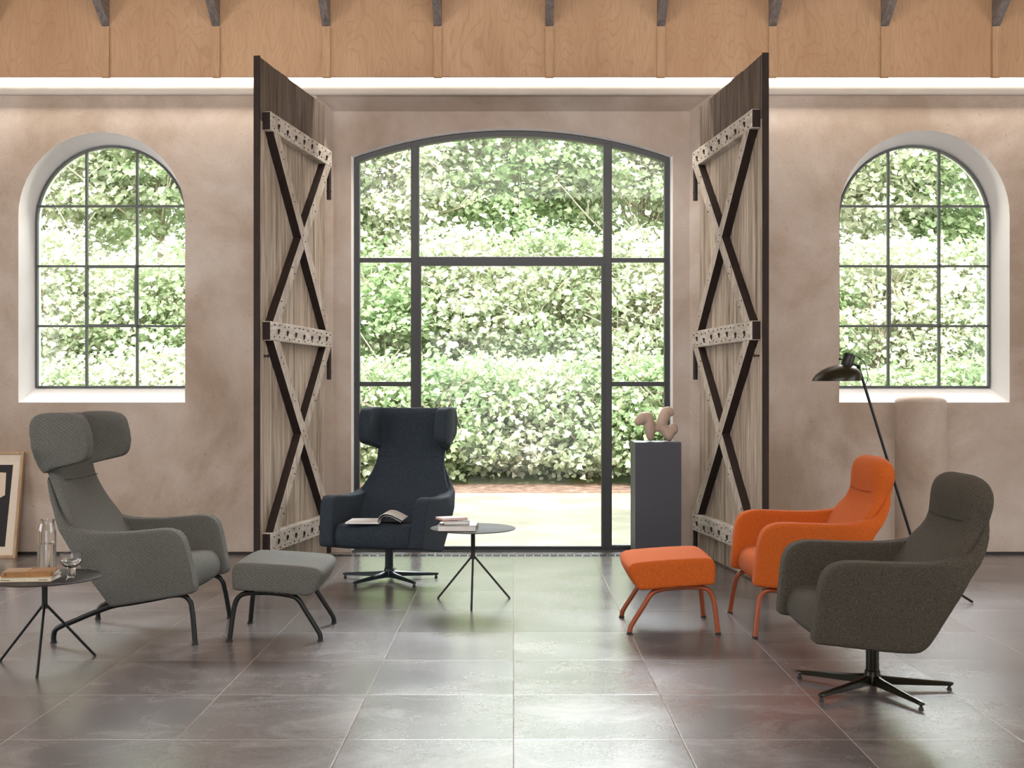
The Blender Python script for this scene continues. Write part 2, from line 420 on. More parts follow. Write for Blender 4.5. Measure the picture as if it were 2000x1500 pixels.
# outer skin of the wall
b2 = tri_plane([[(-WX, 0), (-WX, 3.92), (WX, 3.92), (WX, 0)] + HO[::-1], WI[-1], WI[1]], 8.97)
b2.to_mesh(me); bm.from_mesh(me); b2.free()
struct('wall_front', bm, M['plaster'])
# cove along the top of the wall (gently convex), and its underside line
bm = bmesh.new()
prof = [(YW - .004, 3.492), (YW - .022, 3.497), (YW - .040, 3.515), (YW - .048, 3.545), (YW - .046, 3.58), (YW - .036, 3.64), (YW - .015, 3.75), (YW, 3.9)]
a = None
for (y, z) in catmull([(p[0], p[1], 0) for p in prof], 4) and [(q.x, q.y) for q in catmull([(p[0], p[1], 0) for p in prof], 4)]:
    cur = (bm.verts.new((-WX, y, z)), bm.verts.new((WX, y, z)))
    if a: bm.faces.new((a[0], a[1], cur[1], cur[0]))
    a = cur
struct('trim_1', bm, M['white_warm'], smooth=True)
# side walls and roof
RIDGE = 2.3
def roofz(y): return 4.25 + .675 * (8.45 - max(y, RIDGE)) - (.675 * (RIDGE - y) if y < RIDGE else 0)
for s, nm in ((-1, 'wall_left'), (1, 'wall_right')):
    bm = bmesh.new()
    vs = [bm.verts.new((s * WX, y, z)) for y, z in ((YB, 0), (8.97, 0), (8.97, 4.2), (8.45, 4.25), (RIDGE, roofz(RIDGE)), (YB, roofz(YB)))]
    bm.faces.new(vs); struct(nm, bm, M['plaster_light'])
bm = bmesh.new()
pr = [(9.2, 3.92), (8.45, 4.25 + .0), (RIDGE, roofz(RIDGE)), (YB, roofz(YB))]
pv = [(bm.verts.new((-WX, y, z)), bm.verts.new((WX, y, z))) for y, z in pr]
for p, q in zip(pv, pv[1:]): bm.faces.new((p[0], p[1], q[1], q[0]))
struct('ceiling', bm, M['batten'])
# the rear wall behind the camera, with an added doorway sized for the fill
bm = bmesh.new()
zt = roofz(YB)
HEAD = 2.4; SIDE = 1.6
for x0, x1, z0, z1 in ((-WX, -SIDE, 0, zt), (SIDE, WX, 0, zt), (-SIDE, SIDE, HEAD, zt)):
    box(bm, x0, x1, YB - .1, YB, z0, z1)
struct('wall_back', bm, M['plaster_light'])
for s, nm in ((-1, 'baseboard_left'), (1, 'baseboard_right')):
    a, b = (-WX, -XR) if s < 0 else (XR, WX)
    struct(nm, B(a, b, YW - .014, YW + .004, 0, .022), M['skirt'])
# upper plywood wall
YP = 8.42; ZP = Z_at(150, YP)
bx = [X_at(p, YP) for p in (-12, 206, 422, 637.5, 855, 1073, 1291, 1509, 1728, 1945, 2160)]
tn = 2
for i in range(len(bx) - 1):
    zz = ZP + .004 * math.sin(i * 1.3)
    struct('trim_%d' % tn, B(bx[i] + .016, bx[i + 1] - .030, YP, YP + .018, ZP, 4.75), M['plywood']); tn += 1
struct('trim_%d' % tn, B(bx[0] - 2, bx[0] - .03, YP, YP + .018, ZP, 4.75), M['plywood']); tn += 1
struct('trim_%d' % tn, B(bx[-1] + .016, bx[-1] + 2, YP, YP + .018, ZP, 4.75), M['plywood']); tn += 1
bm = bmesh.new(); box(bm, -WX, WX, YP + .02, YP + .03, ZP + .02, 4.9)
struct('trim_%d' % tn, bm, M['barn_shade_backing']); tn += 1
for x in bx:
    zr = Z_at(50, YP - .03)
    struct('trim_%d' % tn, B(x - .031, x + .031, YP - .016, YP + .02, ZP - .006, zr, bev=.002), M['batten']); tn += 1
    # sloping rafter seated on the batten
    bm = bmesh.new()
    ylo, yhi = RIDGE, YP + .01; th = .34; wd = .030
    v = []
    for y in (yhi, ylo):
        zb = zr + .675 * (yhi - y)
        v.append([bm.verts.new((x - wd, y, zb)), bm.verts.new((x + wd, y, zb)), bm.verts.new((x + wd, y, zb + th)), bm.verts.new((x - wd, y, zb + th))])
    for k in range(4): bm.faces.new((v[0][k], v[0][(k + 1) % 4], v[1][(k + 1) % 4], v[1][k]))
    bm.faces.new(v[0]); bm.faces.new(v[1][::-1])
    struct('trim_%d' % tn, bm, M['rafter']); tn += 1

# ------------------------------------------------------------------ arched steel windows
YF = 8.88
def inset_loop(lp, d):
    out = []; n = len(lp)
    for i in range(n):
        p0, p1, p2 = Vector(lp[i - 1]), Vector(lp[i]), Vector(lp[(i + 1) % n])
        a = (p1 - p0).normalized(); b = (p2 - p1).normalized()
        na = Vector((a.y, -a.x)); nb = Vector((b.y, -b.x)); m = (na + nb); L = m.length
        m = m / L if L > 1e-5 else na
        k = d / max(.35, m.dot(na)); q = p1 + m * k; out.append((q.x, q.y))
    return out
def ring_frame(bm, lp, d, y0, y1):
    """a frame that follows a closed outline"""
    li = inset_loop(lp, d); n = len(lp)
    vs = [[bm.verts.new((p[0], y, p[1])) for p in l] for l, y in ((lp, y0), (li, y0), (li, y1), (lp, y1))]
    for k in range(n):
        j = (k + 1) % n
        for q in range(4):
            r2 = (q + 1) % 4; bm.faces.new((vs[q][k], vs[q][j], vs[r2][j], vs[r2][k]))
for s, num in ((-1, 1), (1, 2)):
    W = thing('window_%d' % num, None, None, (0, 0, 0), kind='structure')
    W['label'] = ('arched steel window left of the barn doors, above the ribbed wing chair' if s < 0 else 'arched steel window right of the barn doors, above the plaster column')
    wf, wi = WF[s], WI[s]
    bm = bmesh.new(); bridge(bm, wf, YW, wi, YF + .02); bridge(bm, wi, YF + .02, wi, 8.97)
    obj('window_reveal', bm, M['white'], W, True)
    xl, xr = wi[0][0], wi[-1][0]; z0 = wi[0][1]; cw = (xr - xl) / 3; zs = [Z_at(p, YF) for p in (637, 520, 403)]
    xc = (xl + xr) / 2; hw = (xr - xl) / 2
    def topz(x): return 2.562 + math.sqrt(max(0, hw * hw - (x - xc) ** 2))
    bm = bmesh.new(); ring_frame(bm, wi, .013, YF - .012, YF + .028)
    f = obj('window_frame', bm, M['steel_thin'], W, False)
    for k in (1, 2):
        x = xl + cw * k; obj('glazing_bar', B(x - .008, x + .008, YF - .01, YF + .02, z0, topz(x) - .004), M['steel_thin'], W, False)
    for z in zs:
        obj('glazing_bar', B(xl, xr, YF - .008, YF + .018, z - .008, z + .008), M['steel_thin'], W, False)
    # opening casement in the middle
    cx0, cx1, cz0, cz1 = xl + cw, xl + 2 * cw, zs[0], zs[1]
    bm = bmesh.new(); ring_frame(bm, [(cx0 - .004, cz0 - .004), (cx0 - .004, cz1 + .004), (cx1 + .004, cz1 + .004), (cx1 + .004, cz0 - .004)], .018, YF - .024, YF + .01)
    c = obj('casement', bm, M['steel_thin'], W, False)
    bm = bmesh.new(); zc = (cz0 + cz1) / 2; tube(bm, [(cx0, YF - .02, zc), (cx0, YF - .045, zc)], .007); tube(bm, [(cx0, YF - .045, zc - .004), (cx0, YF - .048, zc + .03)], .005)
    obj('latch', bm, M['steel_thin'], c)
    bm = bmesh.new()
    for zh in (cz0, cz1): tube(bm, [(cx1 + .002, YF - .028, zh - .012), (cx1 + .002, YF - .028, zh + .012)], .008)
    obj('hinge', bm, M['steel_thin'], c)
    bm = tri_plane([wi], YF + .004); obj('window_pane', bm, M['pane'], W, False)

# made-up window frames dressing the side fill lights; the walls have no openings
for sd_, num in ((-1, 3), (1, 4)):
    bm = bmesh.new(); xa, xb = sorted((sd_ * 6.52, sd_ * 6.60))
    for y in (1.36, 2.84, 4.36, 5.80): box(bm, xa, xb, y - .02, y + .02, .88, 3.12)
    for z in (.88, 2.0, 3.12): box(bm, xa, xb, 1.36, 5.82, z - .02, z + .02)
    struct('window_%d' % num, bm, M['steel_thin'])

# ------------------------------------------------------------------ central glazed screen
YG = 8.86
D1 = thing('door_1', None, None, kind='structure'); D1['label'] = 'dark steel glazed screen with wide glass door under a shallow arch'
bm = bmesh.new(); bridge(bm, HOB, 8.80, HO, 8.828, 0, False); bridge(bm, HO, 8.828, HO, 8.97, 0, False); obj('door_reveal', bm, M['white'], D1, True)
fo = arch_loop(XC, 1.222, .0, 3.052, .208)
bm = bmesh.new(); ring_frame(bm, fo, .036, YG - .02, YG + .05); obj('door_frame', bm, M['steel'], D1, False)
bm = bmesh.new(); ring_frame(bm, inset_loop(fo, .030), .010, YG - .032, YG - .015); obj('glazing_bead', bm, M['steel'], D1, False)
def G(px): return X_at(px, YG)
def GZ(py): return Z_at(py, YG)
Rr = (1.222 ** 2 + .208 ** 2) / (2 * .208)
def archz(x): return 3.052 + .208 - Rr + math.sqrt(Rr * Rr - (x - XC) ** 2)
for a, b in ((803, 818.5), (1178.5, 1194.5)):
    x0, x1 = G(a), G(b); obj('mullion', B(x0, x1, YG - .03, YG + .06, 0, archz((x0 + x1) / 2) - .02, bev=.003), M['steel'], D1, False)
obj('transom', B(G(818), G(1179), YG - .03, YG + .06, GZ(516), GZ(502), bev=.003), M['steel'], D1, False)
for a, b in ((697, 803), (1194, 1304)):
    obj('transom', B(G(a), G(b), YG - .022, YG + .05, GZ(512), GZ(504), bev=.002), M['steel'], D1, False)
    obj('transom', B(G(a), G(b), YG - .022, YG + .05, GZ(754.5), GZ(745.5), bev=.002), M['steel'], D1, False)
    obj('bottom_rail', B(G(a), G(b), YG - .022, YG + .05, .0, GZ(1064), bev=.002), M['steel'], D1, False)
bm = bmesh.new(); ring_frame(bm, [(G(818), .002), (G(818), GZ(515)), (G(1179), GZ(515)), (G(1179), .002)], .020, YG - .04, YG + .0)
LEAF = obj('door_leaf', bm, M['steel'], D1, False)
bm = tri_plane([fo], YG + .012); obj('glass_pane', bm, M['pane'], D1, False)
obj('threshold', B(-1.25, 1.23, 8.80, 8.93, .0, .012), M['steel_thin'], D1, False)
# drain grating in front of the threshold
gr = thing('drain_grating', 'narrow slotted steel drain grating along the foot of the glazed door', 'drain', (0, 8.61, 0))
bm = bmesh.new(); box(bm, -1.42, 1.40, -.052, .052, -.03, -.012); obj('channel', bm, M['skirt'], gr, False)
bm = bmesh.new(); box(bm, -1.42, 1.40, -.05, -.040, -.012, .001); box(bm, -1.42, 1.40, .040, .052, -.012, .001); box(bm, -1.42, 1.40, -.006, .006, -.012, .001); obj('rail', bm, M['steel'], gr, False)
bm = bmesh.new()
x = -1.40
while x < 1.40: box(bm, x - .004, x + .004, -.045, .045, -.012, .0015); x += .062
obj('crossbars', bm, M['steel_thin'], gr, False)['kind'] = 'stuff'

# ------------------------------------------------------------------ the two barn doors
def barn_door(name, label, hinge, free, side):
    hx, hy = hinge; fx, fy = free; Wd = math.hypot(fx - hx, fy - hy); ang = math.atan2(fy - hy, fx - hx)
    D = thing(name, label, None, (hx, hy, 0), ang, kind='structure')
    T = .036; HT = 3.397; s = side
    def yb(a, b): return (min(a * s, b * s), max(a * s, b * s))
    # boards: surface pattern of one leaf
    for nm, z0, z1, mk in (('board_panel', .012, 2.99, 'barn'), ('upper_board_panel', 2.99, HT, 'barn_dark')):
        bm = bmesh.new(); x = 0; r = random.Random(5); i = 0
        while x < Wd - .01:
            wv = min(r.uniform(.10, .15), Wd - x)
            if Wd - x - wv < .05: wv = Wd - x
            d = r.uniform(-.002, .002); j = r.uniform(-.002, .002) if nm.startswith('u') else 0
            y0, y1 = yb(-T, d); box(bm, x + .0028, x + wv - .0028, y0, y1, z0, z1 + j, bev=.003, seg=1); x += wv; i += 1
        y0, y1 = yb(-T + .004, -.008); box(bm, .002, Wd - .002, y0, y1, z0 + .002, z1 - .008, mi=1)
        obj(nm, bm, [M[mk], M['barn_shade_backing']], D, False)
    y0, y1 = yb(-T - .004, .001); obj('edge_board', B(Wd, Wd + .012, y0, y1, .012, HT + .004), M['barn_shade_backing'], D, False)  # dark strip painting the shade on the free edge
    P = .058
    rails = ((2.93, 3.052), (1.570, 1.694), (.192, .322))
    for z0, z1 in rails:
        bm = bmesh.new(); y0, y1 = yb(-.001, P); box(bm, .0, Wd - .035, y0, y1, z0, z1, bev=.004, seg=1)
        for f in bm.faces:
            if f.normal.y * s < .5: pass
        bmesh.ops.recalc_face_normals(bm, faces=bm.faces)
        for f in bm.faces: f.material_index = 0 if (f.normal.y * s > .5 or abs(f.normal.z) > .5) else 1  # rail ends get the painted shade tone
        rail = obj('rail', bm, [M['barn_rail'], M['barn_shade_backing']], D, False)
        bm = bmesh.new(); r = random.Random(int(z0 * 100))
        k = int(Wd / .095)
        for i in range(k):
            for zz in (z0 + .025, z1 - .025):
                x = .05 + i * (Wd - .14) / (k - 1) + r.uniform(-.015, .015); zz += r.uniform(-.008, .008)
                tube(bm, [(x, s * (P - .004), zz), (x, s * (P + .004), zz)], r.uniform(.004, .006), 8)
        for i in range(7):
            x = .13 + i * (Wd - .30) / 6; zz = (z0 + z1) / 2 + r.uniform(-.01, .01)
            tube(bm, [(x, s * (P - .004), zz), (x, s * (P + .010), zz)], .011, 8)
            tube(bm, [(x, s * (P - .004), zz - .022), (x, s * (P + .005), zz - .012)], .007, 8)
        obj('nails', bm, M['nail'], rail)['kind'] = 'stuff'
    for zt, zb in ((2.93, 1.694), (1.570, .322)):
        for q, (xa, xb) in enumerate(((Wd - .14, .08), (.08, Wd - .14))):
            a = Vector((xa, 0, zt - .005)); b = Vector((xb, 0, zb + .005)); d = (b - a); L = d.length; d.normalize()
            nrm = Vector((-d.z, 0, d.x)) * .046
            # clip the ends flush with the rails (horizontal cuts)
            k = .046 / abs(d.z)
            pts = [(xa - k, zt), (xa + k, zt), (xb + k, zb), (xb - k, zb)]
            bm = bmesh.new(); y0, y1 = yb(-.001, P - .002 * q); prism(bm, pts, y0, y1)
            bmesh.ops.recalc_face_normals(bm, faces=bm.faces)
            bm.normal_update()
            for f in bm.faces: f.material_index = 0 if f.normal.y * s > .5 else 1  # brace sides carry painted shade, only the broad face stays pale
            br = obj('brace', bm, [M['barn_brace'], M['barn_shade_backing']], D, False)
            bm = bmesh.new()
            for i in range(5):
                t = .1 + .8 * i / 4; c = Vector((xa, 0, zt)).lerp(Vector((xb, 0, zb)), t)
                for o2 in (-.02, .02):
                    tube(bm, [(c.x + o2, s * (P - .006), c.z + o2), (c.x + o2, s * (P + .003), c.z + o2)], .0045, 8)
            obj('nails', bm, M['nail'], br)['kind'] = 'stuff'
    for z0, z1 in ((2.69, 2.93), (1.33, 1.57), (.02, .192)):
        bm = bmesh.new(); tube(bm, [(-.014, s * .03, z0), (-.014, s * .03, z1)], .017, 14)
        tube(bm, [(-.014, s * .03, z0 + .06), (-.014, s * .03, z0 + .066)], .020, 14)
        obj('hinge_pin', bm, M['iron'], D)
    bm = bmesh.new(); tube(bm, [(Wd - .06, 0, 1.47), (Wd - .06, s * .03, 1.47)], .006); tube(bm, [(Wd - .06, s * .03, 1.47), (Wd - .06, s * .034, 1.47)], .013)
    obj('bolt', bm, M['iron'], D)
    return D
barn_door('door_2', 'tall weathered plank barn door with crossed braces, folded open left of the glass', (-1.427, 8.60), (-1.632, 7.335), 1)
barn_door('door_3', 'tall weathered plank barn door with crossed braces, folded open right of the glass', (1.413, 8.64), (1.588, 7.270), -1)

# ------------------------------------------------------------------ chairs
def star_base(parent, mat, a0, ztop):
    bm = bmesh.new(); lathe(bm, [(.0265, .075), (.027, .078), (.025, ztop), (.0, ztop)][:3], 24); obj('column', bm, mat, parent)
    bm = bmesh.new(); lathe(bm, [(.020, .018), (.034, .022), (.038, .034), (.036, .058), (.031, .070), (.031, .080), (.028, .083)], 24); obj('hub', bm, mat, parent)
    for k in range(5):
        a = a0 + k * 2 * math.pi / 5
        bm = bmesh.new(); secs = []
        for t, hw, z0, z1 in ((.022, .019, .022, .064), (.08, .016, .022, .056), (.18, .0125, .020, .046), (.30, .0105, .018, .036), (.322, .0115, .018, .034), (.334, .007, .022, .031)):
            secs.append([bm.verts.new((t, y, z)) for y, z in ((-hw, z0 + .004), (-hw * .6, z0), (hw * .6, z0), (hw, z0 + .004), (hw, z1 - .006), (hw * .45, z1), (-hw * .45, z1), (-hw, z1 - .006))])
        for p, q in zip(secs, secs[1:]):
            for j in range(8): bm.faces.new((p[j], p[(j + 1) % 8], q[(j + 1) % 8], q[j]))
        bm.faces.new(secs[0][::-1]); bm.faces.new(secs[-1])
        bmesh.ops.rotate(bm, verts=bm.verts, cent=(0, 0, 0), matrix=Matrix.Rotation(a, 3, 'Z'))
        lg = obj('leg', bm, mat, parent)
        bm = bmesh.new(); lathe(bm, [(.010, 0), (.011, .003), (.007, .010), (.006, .020)], 16, (.318 * math.cos(a), .318 * math.sin(a), 0)); obj('foot_glide', bm, M['rubber'], lg)
def leg_frame(parent, mat, feet_y, pts, yt, name='leg_frame'):
    """one bent tube per side, from the rear foot along the underside to the front foot"""
    for s in (-1, 1):
        P = [(x, s * (yt + (feet_y[0 if x < 0 else 1] - yt) * max(0, 1 - z / .2)), z) for x, z in pts]
        bm = bmesh.new(); tube(bm, catmull(P, 6), .0128, 12); f = obj(name, bm, mat, parent)
        for q in (P[0], P[-1]):
            bm = bmesh.new(); lathe(bm, [(.016, 0), (.017, .003), (.0135, .006), (.0125, .012)], 18, (q[0], q[1], 0)); obj('foot_glide', bm, M['rubber'], f)
def refine(pts): return pts
WING_ARM = [(.327, .272), (.315, .252), (.29, .246), (.1, .214), (-.065, .187), (-.098, .196), (-.126, .236), (-.221, .368), (-.278, .461), (-.345, .56), (-.395, .65), (-.432, .72), (-.455, .80), (-.440, .80), (-.395, .70), (-.345, .625),
            (-.290, .580), (-.235, .560), (-.15, .548), (0, .552), (.12, .563), (.19, .567), (.237, .555), (.272, .515), (.297, .424), (.315, .33)]
LOW_ARM = [(.327, .278), (.322, .262), (.300, .257), (.15, .240), (.04, .227), (-.065, .223), (-.100, .236), (-.130, .268), (-.19, .367), (-.275, .507), (-.338, .590), (-.375, .66), (-.392, .73), (-.378, .73), (-.345, .67), (-.300, .618), (-.25, .593), (-.19, .580),
           (-.10, .573), (.05, .576), (.17, .580), (.22, .576), (.262, .560), (.288, .530), (.305, .477), (.316, .38)]
def dense(poly, n=4):
    out = []
    for i, p in enumerate(poly):
        q = poly[(i + 1) % len(poly)]
        for k in range(n): out.append((p[0] + (q[0] - p[0]) * k / n, p[1] + (q[1] - p[1]) * k / n))
    return out
def make_seat(hw, prof):
    bm = bmesh.new(); prism(bm, smooth_poly(prof, 4), -hw, hw)
    def warp(co):
        up = np.clip((co[:, 2] - .30) / .08, 0, 1); e = 1 - (co[:, 1] / hw) ** 2
        co[:, 2] += .010 * up * e; fr = np.clip((co[:, 0] - .20) / .08, 0, 1); co[:, 0] += .012 * fr * e
        return co
    return soft(bm, .008, 14, .5, warp)
def arm_mesh(poly, s, yin, yout, flare=.02, it=7, lean=None):
    bm = bmesh.new(); y0, y1 = sorted((s * yin, s * yout)); prism(bm, poly, y0, y1)
    def warp(co):
        t = np.clip((co[:, 2] - .26) / .3, -1, 1.1)
        co[:, 1] += s * flare * t
        # inner face swells softly, thins to the top
        back = np.clip((-.10 - co[:, 0]) / .20, 0, 1); back = back * back * (3 - 2 * back)
        tg = np.interp(co[:, 2], [.2, .46, .56, .64, .72, .82], [0, .0, .025, .078, .128, .165] if yout > .34 else [0, .0, .025, .070, .118, .145])
        co[:, 1] -= s * tg * back
        return co
    return soft(bm, .0075, it, .5, warp)
def upholstered(kind, fab, seam, label, loc, rz, base, basemat, a0=0, group=None):
    C = thing('wing_chair' if kind == 'wing' else 'lounge_chair', label, 'armchair', loc, rz, group)
    if kind == 'wing':
        arm, yin, yout = WING_ARM, .258, .350
        st = [(-.05, .215, .325, .08, 0, 0), (-.150, .35, .325, .08, .0, 0), (-.225, .46, .325, .085, .01, 0), (-.298, .56, .315, .085, .018, .005), (-.350, .64, .280, .085, .022, .008), (-.395, .735, .250, .08, .022, .008),
              (-.425, .82, .246, .08, .02, .01), (-.440, .90, .262, .085, .015, .012), (-.455, 1.0, .285, .09, .012, .014), (-.462, 1.085, .292, .085, .01, .01), (-.462, 1.118, .280, .055, .01, .0), (-.462, 1.128, .262, .025, .01, 0)]
    else:
        arm, yin, yout = LOW_ARM, .250, .335
        st = [(-.02, .255, .300, .07, 0, 0), (-.125, .37, .305, .08, 0, 0), (-.205, .48, .305, .085, .008, 0), (-.280, .57, .295, .09, .02, .003), (-.335, .64, .268, .088, .02, .006), (-.358, .70, .248, .100, .015, .004),
              (-.366, .745, .247, .112, .010, .008), (-.370, .79, .246, .122, .004, .010), (-.370, .83, .236, .120, 0, .010), (-.370, .865, .206, .104, 0, .008), (-.371, .888, .152, .076, 0, .004), (-.372, .899, .095, .036, 0, 0)]
    bm = bmesh.new(); loft_back(bm, st)
    me = soft(bm, .009 if kind == 'wing' else .0085, 5)
    back = obj('backrest', me, fab, C)
    for s in (-1, 1):
        obj('armrest', arm_mesh(dense(smooth_poly(arm, 3), 1), s, yin, yout), fab, C)
    if kind == 'wing':
        wing = smooth_poly([(-.506, 1.06), (-.490, 1.108), (-.444, 1.130), (-.37, 1.134), (-.295, 1.130), (-.242, 1.105), (-.220, 1.05), (-.208, .985), (-.214, .925), (-.240, .893), (-.30, .876), (-.36, .862), (-.41, .848), (-.455, .83), (-.480, .87), (-.497, .96)], 4)
        for s in (-1, 1):
            bm = bmesh.new(); y0, y1 = sorted((s * .222, s * .305)); prism(bm, wing, y0, y1)
            def warp(co, s=s):
                t = np.clip((co[:, 0] + .45) / .24, 0, 1); co[:, 1] += s * .014 * np.sin(t * np.pi * .8); lo = np.clip((.95 - co[:, 2]) / .12, 0, 1) * np.clip((-.30 - co[:, 0]) / .16, 0, 1); co[:, 1] -= s * .055 * lo; return co
            wg = obj('head_wing', soft(bm, .008, 12, .5, warp), fab, C)
        seat = [(-.08, .215), (-.16, .31), (-.19, .368), (-.05, .372), (.12, .384), (.22, .388), (.262, .375), (.290, .335), (.295, .29), (.285, .256), (.24, .238), (.03, .210)]
        sc = obj('seat_cushion', make_seat(.262, seat), fab, C)
        # stitched line across the back
        pts = []
        for k in range(15):
            y = -.215 + .43 * k / 14; u = y / .248; pts.append((-.419 + .0405 + .008 * (1 - u * u) + .02 * abs(u) ** 3 + .0045, y, .800 - .010 * (1 - u * u)))
        bm = bmesh.new(); tube(bm, pts, .0022, 6); obj('seam', bm, seam, back)
    else:
        seat = [(-.07, .25), (-.14, .32), (-.17, .368), (-.05, .372), (.12, .388), (.22, .392), (.262, .380), (.288, .345), (.298, .30), (.290, .268), (.24, .252), (.03, .235)]
        obj('seat_cushion', make_seat(.256, seat), fab, C)
        pts = []
        for k in range(15):
            y = -.175 + .35 * k / 14; u = y / .25; pts.append((-.360 + .0515 + .0055 * (1 - u * u) + .012 * abs(u) ** 3, y, .7175 + .012 * u * u))
        bm = bmesh.new(); tube(bm, pts, .0022, 6); obj('seam', bm, seam, back)
    if base == 'star': star_base(C, basemat, a0, .245)
    else: leg_frame(C, basemat, (.292, .330), [(-.385, .004), (-.385, .03), (-.376, .062), (-.345, .082), (-.30, .100), (-.19, .146), (-.09, .182), (.0, .197), (.10, .215), (.21, .236), (.262, .233), (.292, .205), (.302, .165), (.310, .12), (.325, .004)], .30)
    return C
upholstered('wing', M['fab_rib'], M['seam_grey'], 'high-backed wing chair in ribbed grey fabric on black tube legs, behind the low side table', (-1.88, 5.905, 0), R(-.5), 'legs', M['black_metal'])
CB = upholstered('wing', M['fab_blue'], M['seam_grey'], 'high-backed wing chair in dark blue-grey wool on a swivel star base, before the glass', (-.818, 7.485, 0), R(-106), 'star', M['blue_metal'], R(90 + 106))
upholstered('low', M['fab_orange'], M['seam_orange'], 'orange wool lounge chair on orange tube legs, behind the charcoal lounge chair', (1.536, 6.04, 0), R(180), 'legs', M['orange_metal'])
upholstered('low', M['fab_dark'], M['seam_grey'], 'charcoal melange lounge chair on a swivel star base, nearest the camera at right', (1.4905, 4.73, 0), R(180), 'star', M['olive_metal'], R(-72.9 - 180))

def ottoman(fab, mat, label, loc, rz):
    O = thing('ottoman', label, 'footstool', loc, rz)
    prof = smooth_poly([(-.212, .275), (-.205, .256), (-.17, .252), (.0, .240), (.15, .226), (.182, .232), (.205, .265), (.235, .325), (.228, .352), (.195, .366), (.10, .376), (-.05, .386), (-.165, .390), (-.200, .380), (-.214, .345)], 4)
    bm = bmesh.new(); prism(bm, prof, -.245, .245)
    def warp(co):
        e = 1 - (co[:, 1] / .25) ** 2; up = np.clip((co[:, 2] - .32) / .06, 0, 1); co[:, 2] += .008 * up * e
        fr = np.clip((co[:, 0] - .12) / .1, 0, 1); co[:, 0] += .012 * fr * e - .006 * fr; return co
    obj('cushion', soft(bm, .0075, 14, .5, warp), fab, O)
    leg_frame(O, mat, (.225, .215), [(-.228, .004), (-.222, .06), (-.214, .13), (-.205, .18), (-.186, .216), (-.140, .236), (-.02, .236), (.075, .222), (.112, .200), (.145, .150), (.185, .088), (.205, .056), (.218, .032), (.222, .004)], .205)
    return O
ottoman(M['fab_rib'], M['black_metal'], 'grey ribbed ottoman on black tube legs in front of the ribbed wing chair', (-1.180, 5.87, 0), R(0))
ottoman(M['fab_orange'], M['orange_metal'], 'orange wool ottoman on orange tube legs, in front of the orange lounge chair', (.815, 6.03, 0), R(180))

# ------------------------------------------------------------------ side tables
def side_table(label, loc, h, a0, top, leg, rf):
    T = thing('side_table', label, 'table', loc)
    bm = bmesh.new(); r = .25
    lathe(bm, [(r - .004, h - .006), (r, h - .004), (r + .0005, h - .001), (r - .001, h), ], 72); obj('tabletop', bm, top, T)
    zs = .275
    bm = bmesh.new(); lathe(bm, [(.0125, zs - .02), (.0125, h - .035)], 20); obj('stem', bm, leg, T)
    bm = bmesh.new(); lathe(bm, [(.0145, h - .035), (.0145, h - .012), (.03, h - .006)], 20); obj('collar', bm, leg, T)
    for k in range(3):
        a = a0 + k * 2 * math.pi / 3; c, s = math.cos(a), math.sin(a)
        bm = bmesh.new(); tube(bm, [(.004 * c, .004 * s, zs), (rf * c, rf * s, .006)], .0062, 12); lg = obj('leg', bm, leg, T)
        bm = bmesh.new(); lathe(bm, [(.006, 0), (.0068, .003), (.0068, .010)], 12, (rf * c, rf * s, 0)); obj('foot', bm, M['rubber'], lg)
    return T
side_table('round warm grey metal side table on a tripod stem, holding three stacked books', (-.238, 6.69, 0), .438, R(-90), M['table_grey'], M['table_grey'], .245)
side_table('round dark metal side table with glassware, lower and nearest the camera at left', (-2.125, 5.16, 0), .398, R(-75), M['table_dark'], M['black_metal'], .235)

def book(label, loc, rz, w, d, t, cover, pages=None, spine='y-'):
    Bk = thing('book', label, 'book', loc, rz)
    bm = bmesh.new(); c = .0022
    box(bm, -w / 2, w / 2, -d / 2, d / 2, 0, c, .0006); box(bm, -w / 2, w / 2, -d / 2, d / 2, t - c, t, .0006)
    if spine == 'y-': box(bm, -w / 2, w / 2, -d / 2, -d / 2 + c, 0, t, .0006)
    elif spine == 'x-': box(bm, -w / 2, -w / 2 + c, -d / 2, d / 2, 0, t, .0006)
    else: box(bm, w / 2 - c, w / 2, -d / 2, d / 2, 0, t, .0006)
    obj('cover', bm, cover, Bk, False)
    m = .004
    bm = bmesh.new(); box(bm, -w / 2 + (c if spine == 'x-' else m), w / 2 - (c if spine == 'x+' else m), -d / 2 + (c if spine == 'y-' else m), d / 2 - m, c, t - c)
    obj('pages', bm, M['paper'], Bk, False)
    return Bk
ht = .438
book('thick pale grey book lying lowest in the stack on the warm grey table', (-.322, 6.62, ht), R(-2), .222, .20, .033, M['book_grey'], spine='x+')
book('small slate book in the middle of the stack on the warm grey table', (-.332, 6.62, ht + .033), R(3), .150, .13, .024, M['book_slate'], spine='x+')
book('thin terracotta book on top of the stack on the warm grey table', (-.362, 6.625, ht + .057), R(24), .155, .115, .013, M['book_red'], spine='x+')
hl = .398
c = book('slim cream paperback under the tan notebook on the dark side table', (-2.165, 5.095, hl), R(5), .232, .15, .018, M['cream'], spine='y-')
for x0, x1 in ((-.100, -.060), (.0, .003), (.062, .100)):
    obj('spine_print', B(x0, x1, -.0756, -.0749, .007, .0095), M['ink'], c, False)
nb = thing('notebook', 'tan leather notebook closed with an ochre band, on the cream paperback', 'notebook', (-2.16, 5.10, hl + .018), R(9))
bm = bmesh.new(); w_, d_, t_ = .222, .125, .024
box(bm, -w_ / 2, w_ / 2, -d_ / 2, d_ / 2, 0, .003, .001); box(bm, -w_ / 2, w_ / 2, -d_ / 2, d_ / 2, t_ - .003, t_, .001); box(bm, -w_ / 2, w_ / 2, -d_ / 2, -d_ / 2 + .004, 0, t_, .0015)
obj('cover', bm, M['leather'], nb, False)
